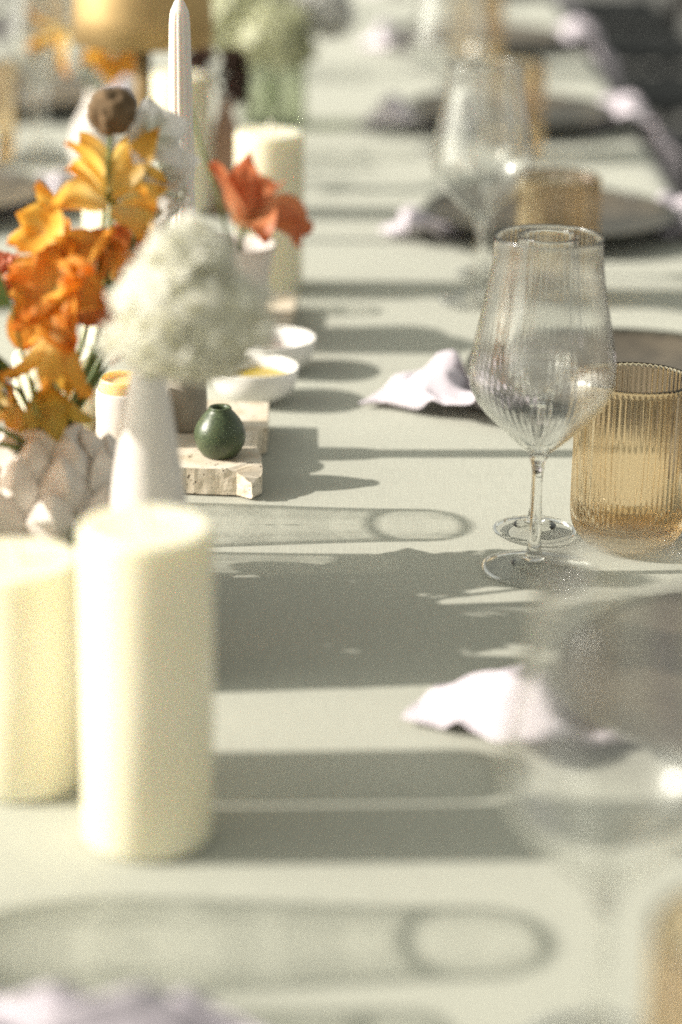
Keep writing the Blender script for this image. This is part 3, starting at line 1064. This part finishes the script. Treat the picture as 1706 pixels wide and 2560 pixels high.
wide2 = petal_mesh("petal", .042, .021, .6, .5, .22, .7, 14)
wide2.materials.append(M['yellow_petal'])
wide = petal_mesh("petal", .036, .025, 1.3, .45, .24, .5, 1)
long_ = petal_mesh("petal", .046, .017, 1.0, .4, .06, .9, 2)
cupy = petal_mesh("petal", .030, .022, -.5, .5, .08, .4, 3)
ruf = petal_mesh("petal", .042, .032, 1.7, .40, .34, .3, 4)
ruf2 = petal_mesh("petal", .036, .026, 1.2, .5, .38, .3, 5)
hang = petal_mesh("petal", .052, .020, .7, .45, .08, .8, 6)
bract = petal_mesh("petal", .030, .020, .5, .4, .10, .5, 7)
small_w = petal_mesh("petal", .022, .019, .9, .3, .08, .4, 8)
orch = petal_mesh("petal", .024, .021, .6, .25, .10, .3, 9)
heart = ball_mesh("flower_heart", .0045, 2, .2, 1)
for me, k in ((wide, 'yellow_petal'), (long_, 'amber_petal'), (cupy, 'amber_petal'), (ruf, 'orange_petal'), (ruf2, 'rust_petal'), (hang, 'amber_petal'), (bract, 'ochre_petal'), (small_w, 'white_petal'), (orch, 'white_petal')):
    me.materials.append(M[k])
ruf_r = ruf.copy(); ruf_r.materials.clear(); ruf_r.materials.append(M['rust_petal'])
ruf_o = ruf2.copy(); ruf_o.materials.clear(); ruf_o.materials.append(M['orange_petal'])
bract_o = bract.copy(); bract_o.materials.clear(); bract_o.materials.append(M['orange_petal'])

GB = "orange blossoms in the artichoke vase"
h = P(-.140, 1.420, .258)
flower("lily_flower", "open yellow orange star flower highest among the orange blossoms", "flower", MOUTH, h, (.30, -.55, .75),
       [(4, wide, 1.15, .004, .2, None), (3, wide2, .75, .004, .9, None), (3, long_, .35, .003, .6, None)], None, mid=(between(h, .5, .012),), group=GB, centre=(heart, 'leaf_olive', 1.0), seed=3)
h = P(-.170, 1.410, .240)
flower("poppy_flower", "orange cupped flower at the left below the star flower", "flower", MOUTH, h, (-.75, -.45, .30),
       [(5, cupy, .75, .004, .4, None)], None, mid=(between(h, .5, .006),), group=GB, centre=(heart, 'leaf', .9), seed=5)
h = P(-.168, 1.400, .207)
flower("parrot_tulip", "big ruffled bright orange bloom in the middle of the bunch", "flower", MOUTH, h, (-.50, -.65, .45),
       [(6, ruf, 1.10, .005, .0, None), (5, ruf_o, .75, .005, .5, None), (4, ruf_o, .3, .003, .2, None)], None, mid=(between(h, .5, -.004),), group=GB, centre=(heart, 'brown_seed', 1.0), seed=7)
h = P(-.143, 1.425, .203)
flower("parrot_tulip", "ruffled rust orange bloom at the right side of the bunch", "flower", MOUTH, h, (.55, -.65, .25),
       [(6, ruf_r, .95, .005, .3, None), (4, ruf_o, .5, .004, .1, None)], None, mid=(between(h, .5, .012),), group=GB, centre=(heart, 'brown_seed', 1.0), seed=9)
h = P(-.168, 1.385, .190)
flower("lily_flower", "drooping amber trumpet flower hanging over the vase front", "flower", MOUTH, h, (-.10, -.35, -.90),
       [(6, hang, .28, .004, .3, None)], None, mid=(between(h, .55, .0, .03),), group=GB, seed=11)
h = P(-.176, 1.385, .150)
flower("nasturtium_flower", "small ochre yellow flower hanging low at the vase neck", "flower", MOUTH, h, (.10, -.60, -.75),
       [(5, bract, .55, .003, .1, None)], None, mid=(between(h, .5, .0, .02),), group=GB, centre=(heart, 'leaf', .7), seed=13)
h = P(-.203, 1.400, .142)
flower("nasturtium_flower", "small orange flower low at the far left of the vase neck", "flower", MOUTH, h, (-.45, -.75, -.05),
       [(5, bract_o, .8, .003, .5, None)], None, mid=(between(h, .5, -.004, .02),), group=GB, seed=15)
h = P(-.118, 1.440, .292)
flower("orchid_flower", "white orchid like flower beside the ribbed taper", "flower", MOUTH, h, (.25, -.80, .45),
       [(5, orch, 1.0, .002, .3, None)], None, mid=(between(h, .5, .012),), group="white flowers in the artichoke vase", centre=(heart, 'leaf_olive', .6), seed=17)
for k, (x, y, z, lb) in enumerate(((-.113, 1.450, .268, "white blossom just below the white orchid flower"), (-.121, 1.440, .243, "white blossom between the star flower and the pale hydrangea"), (-.104, 1.448, .252, "white blossom touching the ribbed taper"))):
    h = P(x, y, z)
    flower("sweet_pea_flower", lb, "flower", MOUTH, h, (.3 - .3 * k, -.7, .5), [(5, small_w, .7, .002, k * .4, None)], None, stem_r=.001, mid=(between(h, .5, .01),),
           group="white flowers in the artichoke vase", centre=(heart, 'leaf_olive', .4), seed=20 + k)
h = P(-.272, 1.305, .262)  # bloom added out of view to shade the top of the white vase
flower("parrot_tulip", "added unseen orange bloom left of the candles, nearest of all, shading the white vase", "flower", MOUTH, h, (-.6, -.5, .4), [(6, ruf, 1.0, .005, .0, None), (5, ruf_o, .5, .004, .5, None)], None,
       mid=(between(h, .5, -.004, .03),), group=GB, centre=(heart, 'brown_seed', 1.0), seed=79)
for k, (x, y, z, f, lb) in enumerate(((-.252, 1.318, .100, (-.5, -.6, .3), "added unseen orange bloom beside the candles casting table shadow, the lower of two"), (-.258, 1.314, .136, (-.5, -.6, .3), "added unseen orange bloom beside the candles casting table shadow, the upper of two"),
                                     (-.262, 1.366, .168, (-.6, -.4, .2), "added unseen orange bloom straight beside the artichoke vase casting table shadow"),
                                     (-.250, 1.452, .142, (-.6, .2, .3), "added unseen orange bloom behind the artichoke vase casting table shadow, lower"), (-.262, 1.466, .180, (-.6, .2, .4), "added unseen orange bloom behind the artichoke vase casting table shadow, upper"))):
    h = P(x, y, z)  # blooms added out of view to fill the broad shadow on the cloth
    flower("parrot_tulip", lb, "flower", MOUTH, h, f, [(6, ruf, 1.0, .005, .0, None), (5, ruf_o, .5, .004, .5, None)], None, mid=(between(h, .5, -.004, .02),), group=GB, centre=(heart, 'brown_seed', 1.0), seed=90 + k)
# brown seed ball
t = thing("seed_head", MOUTH, "round brown dried seed head standing above the orange blossoms", "flower")
h = P(-.1405, 1.430, .308)
F0 = Vector(MOUTH)
link("stem", tube("stem", [(0, 0, 0), tuple(Vector(between(h, .5, .010)) - F0), tuple(Vector(h) - F0)], .0016, .0013, 20), M['stem'], t)
link("seed_ball", ball_mesh("seed_ball", .0140, 4, .22, 3), M['brown_seed'], t, Matrix.Translation(Vector(h) - F0))
# coral spike with rows of small bells
t = thing("hyacinth_spike", MOUTH, "coral pink flower spike with small bells at the left edge", "flower")
h = P(-.190, 1.460, .196)
link("stem", tube("stem", [(0, 0, 0), tuple(Vector(between(h, .6, .0)) - F0), tuple(Vector(h) - F0)], .0022, .0018, 16), M['stem'], t)
bell = petal_mesh("bell", .010, .010, 1.2, .6, .1, .5, 30)
bell.materials.append(M['coral_petal'])
axis = Vector((-.9, 0, .18)).normalized()
rnd = random.Random(31)
for q in range(11):
    for k in range(7):
        a = 2 * math.pi * (k + .5 * (q % 2)) / 7
        side = Vector((0, math.cos(a), math.sin(a)))
        p = Vector(h) - F0 + axis * (.0045 * q - .006) + side * .0055
        link("bell", bell, None, t, Matrix.Translation(p) @ aim(side + axis * -.2, rnd.random() * 6) @ Matrix.Scale(1.0 if q < 9 else .7, 4))
# leaves; the low, hidden ones are added to fill the table shadow
for k, (x, y, z, d, mk, L, lb) in enumerate(((-.199, 1.400, .196, (-.5, -.5, .6), 'leaf', .045, "dark green leaf at the left edge above the drooping trumpet flower"),
                                             (-.196, 1.390, .158, (-.6, -.6, .2), 'leaf', .042, "green leaf at the left edge beside the drooping trumpet flower"),
                                             (-.183, 1.370, .160, (.0, -.7, -.6), 'leaf_olive', .030, "olive green leaf just above the low ochre flower"),
                                             (-.165, 1.368, .072, (.35, -.75, -.55), 'leaf', .060, "added green leaf low at right of the artichoke vase, filling the table shadow"),
                                             (-.208, 1.362, .076, (-.3, -.85, -.45), 'leaf', .062, "added green leaf low before the artichoke vase, filling the table shadow"),
                                             (-.150, 1.350, .064, (.5, -.5, -.5), 'leaf', .050, "added green leaf lowest beside the artichoke vase, filling the table shadow"),
                                             (-.180, 1.470, .115, (-.1, .8, .2), 'leaf', .055, "added green leaf low behind the artichoke vase, widening the table shadow"))):
    t = thing("leaf_sprig", MOUTH, lb, "leaf", "leaves in the artichoke vase")
    h = P(x, y, z)
    link("stem", tube("stem", [(0, 0, 0), tuple(Vector(between(h, .5)) - F0), tuple(Vector(h) - F0)], .0012, .0009, 12), M['stem'], t)
    link("leaf_blade", leaf_mesh("leaf_blade", L, L * .55, .7, 40 + k), M[mk], t, Matrix.Translation(Vector(h) - F0) @ aim(d))

# ------------------------------------------------------------------ white pot with orange tulip
PX, PY = -.0965, 2.088
pot = link("flower_pot", lathe("flower_pot", [(0, .0003), (.021, .0003), (.0225, .002), (.0285, .035), (.0325, .060), (.0338, .0635), (.0345, .0660), (.0336, .0675), (.0315, .0672), (.0300, .060), (.026, .03), (.02, .012), (0, .010)], 64), M['matte_white'])
pot.location = (PX, PY, TOP + .014)
tag(pot, "plain white pot on a stone slab holding the rust orange tulip", "flower pot")
tl1 = petal_mesh("petal", .068, .036, .5, .5, .05, .5, 50); tl1.materials.append(M['tulip_petal'])
tl2 = petal_mesh("petal", 0.064, .038, 2.7, .45, .08, .5, 51); tl2.materials.append(M['tulip_petal'])
h = P(-.088, 2.060, .104)
fc = Vector((-.05, -.35, .93))
bx = aim(fc)
sp_ = math.atan2(bx[0][1], bx[0][0])                # turns the petals' zero direction towards +X
flower("tulip_flower", "rust orange tulip with drooping petals in the white pot", "flower", (PX, PY, TOP + .026), h, fc,
       [(1, tl1, -.10, .004, 2.6, None), (1, tl1, .16, .005, 3.6, None), (1, tl1, .20, .005, 1.2, None), (1, tl1, .10, .004, 5.2, None),
        (1, tl2, .75, .006, -.45, None), (1, tl2, 1.0, .006, .25, None), (1, tl2, .60, .006, 5.0, None), (1, tl2, .35, .005, .9, None)],
       None, stem_r=.0022, mid=((PX, PY - .01, TOP + .07),), centre=(heart, 'brown_seed', 1.2), spin=sp_, seed=4)
t = thing("grass_stem", (PX, PY, TOP + .026), "thin bent green stem leaning left out of the white pot", "stem")
link("stem", tube("stem", [(0, 0, 0), (-.012, -.02, .085), (-.028, -.028, .140), (-.045, -.028, .200)], .0017, .0012, 16), M['stem'], t)
link("bud", ball_mesh("bud", .004, 2, .1, 2, 1.8), M['stem'], t, Matrix.Translation((-.0455, -.028, .203)))

# ------------------------------------------------------------------ rose bottle with dark dried blooms
BX, BY = -.1335, 2.60
bt = link("bud_bottle", lathe("bud_bottle", [(0, .0004), (.0125, .0004), (.0140, .002), (.0142, .085), (.0125, .098), (.0080, .108), (.0070, .120), (.0078, .1235), (.0066, .124), (.0052, .122), (.0055, .105), (.010, .09), (.010, .01), (0, .008)], 40), M['rose'])
bt.location = (BX, BY, TOP)
tag(bt, "slender dusty rose bottle behind the white pot", "bottle")
dk = petal_mesh("petal", .022, .016, .9, .4, .2, .4, 60)
dk.materials.append(M['dark_petal'])
for k, (dx, dz, fx) in enumerate(((-.022, .165, -.5), (.006, .160, .4), (.008, .133, .5))):
    h = (BX + dx, BY - .012, TOP + dz)
    flower("dried_flower", ("dark dried flower left of the rose bottle, against the ivory candle", "dark brown dried flower topmost on the rose bottle", "dark dried flower lowest at the rose bottle's lip")[k], "flower",
           (BX, BY, TOP + .100), h, (fx, -.6, .5), [(6, dk, .9, .002, .2, None), (4, dk, .4, .001, .5, None)], None, mid=((BX + dx * .4, BY - .003, TOP + .135),),
           group="dried flowers in the rose bottle", centre=(heart, 'brown_seed', .9), stem_mat='brown_seed', seed=60 + k)

# ------------------------------------------------------------------ brass lamp
lx, ly = -.2100, 2.464
lamp = thing("table_lamp", (lx, ly, TOP), "gold metal table lamp with drum shade and thin stem behind the flowers", "lamp")
link("base", lathe("base", [(0, .0004), (.050, .0004), (.052, .003), (.051, .010), (.048, .0125), (.010, .0135), (.0065, .017), (0, .017)], 64), M['brass_dark'], lamp)
link("stem", lathe("stem", [(0, .0172), (.0084, .0172), (.0082, .12), (.0082, .232), (0, .232)], 24), M['brass_dark'], lamp)
shade = link("lamp_shade", lathe("lamp_shade", [(.0705, .2020), (.0708, .2015), (.0714, .2018), (.0700, .232), (.0655, .318), (.0635, .3215), (.02, .3235), (0, .3235), (0, .3215), (.02, .3213), (.0625, .319), (.0645, .314), (.0690, .23)], 96, close=True), M['brass'], lamp)
link("socket", lathe("socket", [(0, .2325), (.013, .2325), (.015, .236), (.015, .262), (.012, .268), (0, .268)], 32), M['brass_dark'], shade)

# ------------------------------------------------------------------ far flower arrangements
OX, OY = -.292, 2.79
ov = link("bud_vase", lathe("bud_vase", [(0, .0004), (.020, .0004), (.024, .003), (.030, .03), (.026, .06), (.012, .085), (.010, .095), (.0108, .0985), (.0085, .0985), (.0078, .085), (.02, .05), (.02, .01), (0, .008)], 48), M['matte_white'])
ov.location = (OX, OY, TOP)
tag(ov, "white bud vase of orange blossoms behind the gold lamp", "vase")
of_big = petal_mesh("petal", .044, .034, 1.0, .35, .22, .3, 70); of_big.materials.append(M['amber_petal'])
of_long = petal_mesh("petal", .055, .016, .8, .4, .1, .9, 71); of_long.materials.append(M['orange_petal'])
for k, (x, y, z, f, mesh, lb) in enumerate(((-.268, 2.745, .150, (.25, -.75, .1), of_big, "ruffled orange bloom seen just below the gold lamp shade"),
                                            (-.322, 2.765, .172, (-.6, -.5, -.4), of_long, "slim orange petals hanging left of the gold lamp shade"),
                                            (-.245, 2.775, .185, (.4, -.5, .5), of_big, "orange bloom hidden mostly behind the gold lamp shade"))):
    h = P(x, y, z)
    flower("garden_bloom", lb, "flower", (OX, OY, TOP + .080), h, f, [(6, mesh, .85, .004, .3, None), (4, mesh, .4, .003, .6, None)] if k != 1 else [(4, mesh, .5, .004, .3, None)], None,
           mid=((OX * .6 + x * .4, OY - .005, TOP + .125),), group="orange blossoms behind the lamp", seed=70 + k)

HX2, HY2 = -.100, 3.16
hv = link("cylinder_vase", lathe("cylinder_vase", [(0, .0006), (.040, .0006), (.043, .003), (.043, .098), (.0422, .100), (.0405, .099), (.0400, .008), (0, .007)], 64), M['vase_glass'])
hv.location = (HX2, HY2, TOP)
tag(hv, "clear glass cylinder vase of pale green flowers at the top", "vase")
for k, (x, y, z, r, lb) in enumerate(((-.150, 3.14, .150, .056, "pale green flower head at the left of the far bouquet"), (-.048, 3.15, .158, .042, "cream white flower head at the right of the far bouquet"),
                                      (-.100, 3.10, .128, .046, "olive green flower head lowest in the far bouquet"), (-.095, 3.19, .195, .058, "pale flower head highest in the far bouquet"))):
    t = thing("hydrangea_bloom", (HX2, HY2, TOP + .012), lb, "flower", "pale flower heads of the far bouquet")
    q = Vector((x - HX2, y - HY2, z - .012))
    link("stem", tube("stem", [(q.x * -.3, q.y * -.3, 0), (q.x * .2, q.y * .2, q.z * .55), tuple(q)], .0028, .0022, 12), M['stem'], t)
    fh = link("flower_head", floret_ball("flower_head", [(0, 0, 0, r), (r * .5, 0, -r * .4, r * .6), (-r * .5, 0, -r * .3, r * .6)], 150, .0125, 3 + k), M['white_petal'] if k == 1 else M['pale_petal_far'], t, Matrix.Translation(q))
    fh['kind'] = 'stuff'

# ------------------------------------------------------------------ chairs along both sides
def make_chair_parts():
    parts = []
    parts.append(("seat", box("seat", 0, 0, .455, .44, .42, .035, .012, 3), M['chair_seat']))
    for sx in (-.19, .19):
        for sy in (-.18, .18):
            top = .44 if sy < 0 else .86
            parts.append(("leg", tube("leg", [(sx, sy, 0), (sx, sy, .44), (sx, sy + (0 if sy < 0 else .05), top)], .017, .013, 10), M['chair']))
    for z in (.555, .645, .735, .825):
        parts.append(("back_slat", box("back_slat", 0, .205 + (z - .44) * .10, z, .38, .016, .070, .004), M['chair']))
    return parts
CHAIR = make_chair_parts()
for _, me, mt in CHAIR:
    me.materials.append(mt)
def chair(x, y, rz, label, group):
    t = thing("dining_chair", (x, y, 0), label, "chair", group, rz)
    for nm, me, _ in CHAIR:
        link(nm, me, None, t)
for i, y in enumerate((1.31, 1.92, 2.55, 3.20, 3.90, 4.62, 5.35, 6.05, 6.75)):
    chair(.66, y, R(-90 + (i * 37) % 9 - 4), "dark wooden chair, %s along the right side of the table" % ("nearest", "second", "third", "fourth", "fifth", "sixth", "seventh", "eighth", "farthest")[i], "dark chairs along the right side")

# ------------------------------------------------------------------ metres to scene units
for o in list(scene.objects):
    if o.parent is None and o.type in ('MESH', 'EMPTY'):
        o.location *= U
        o.scale *= U
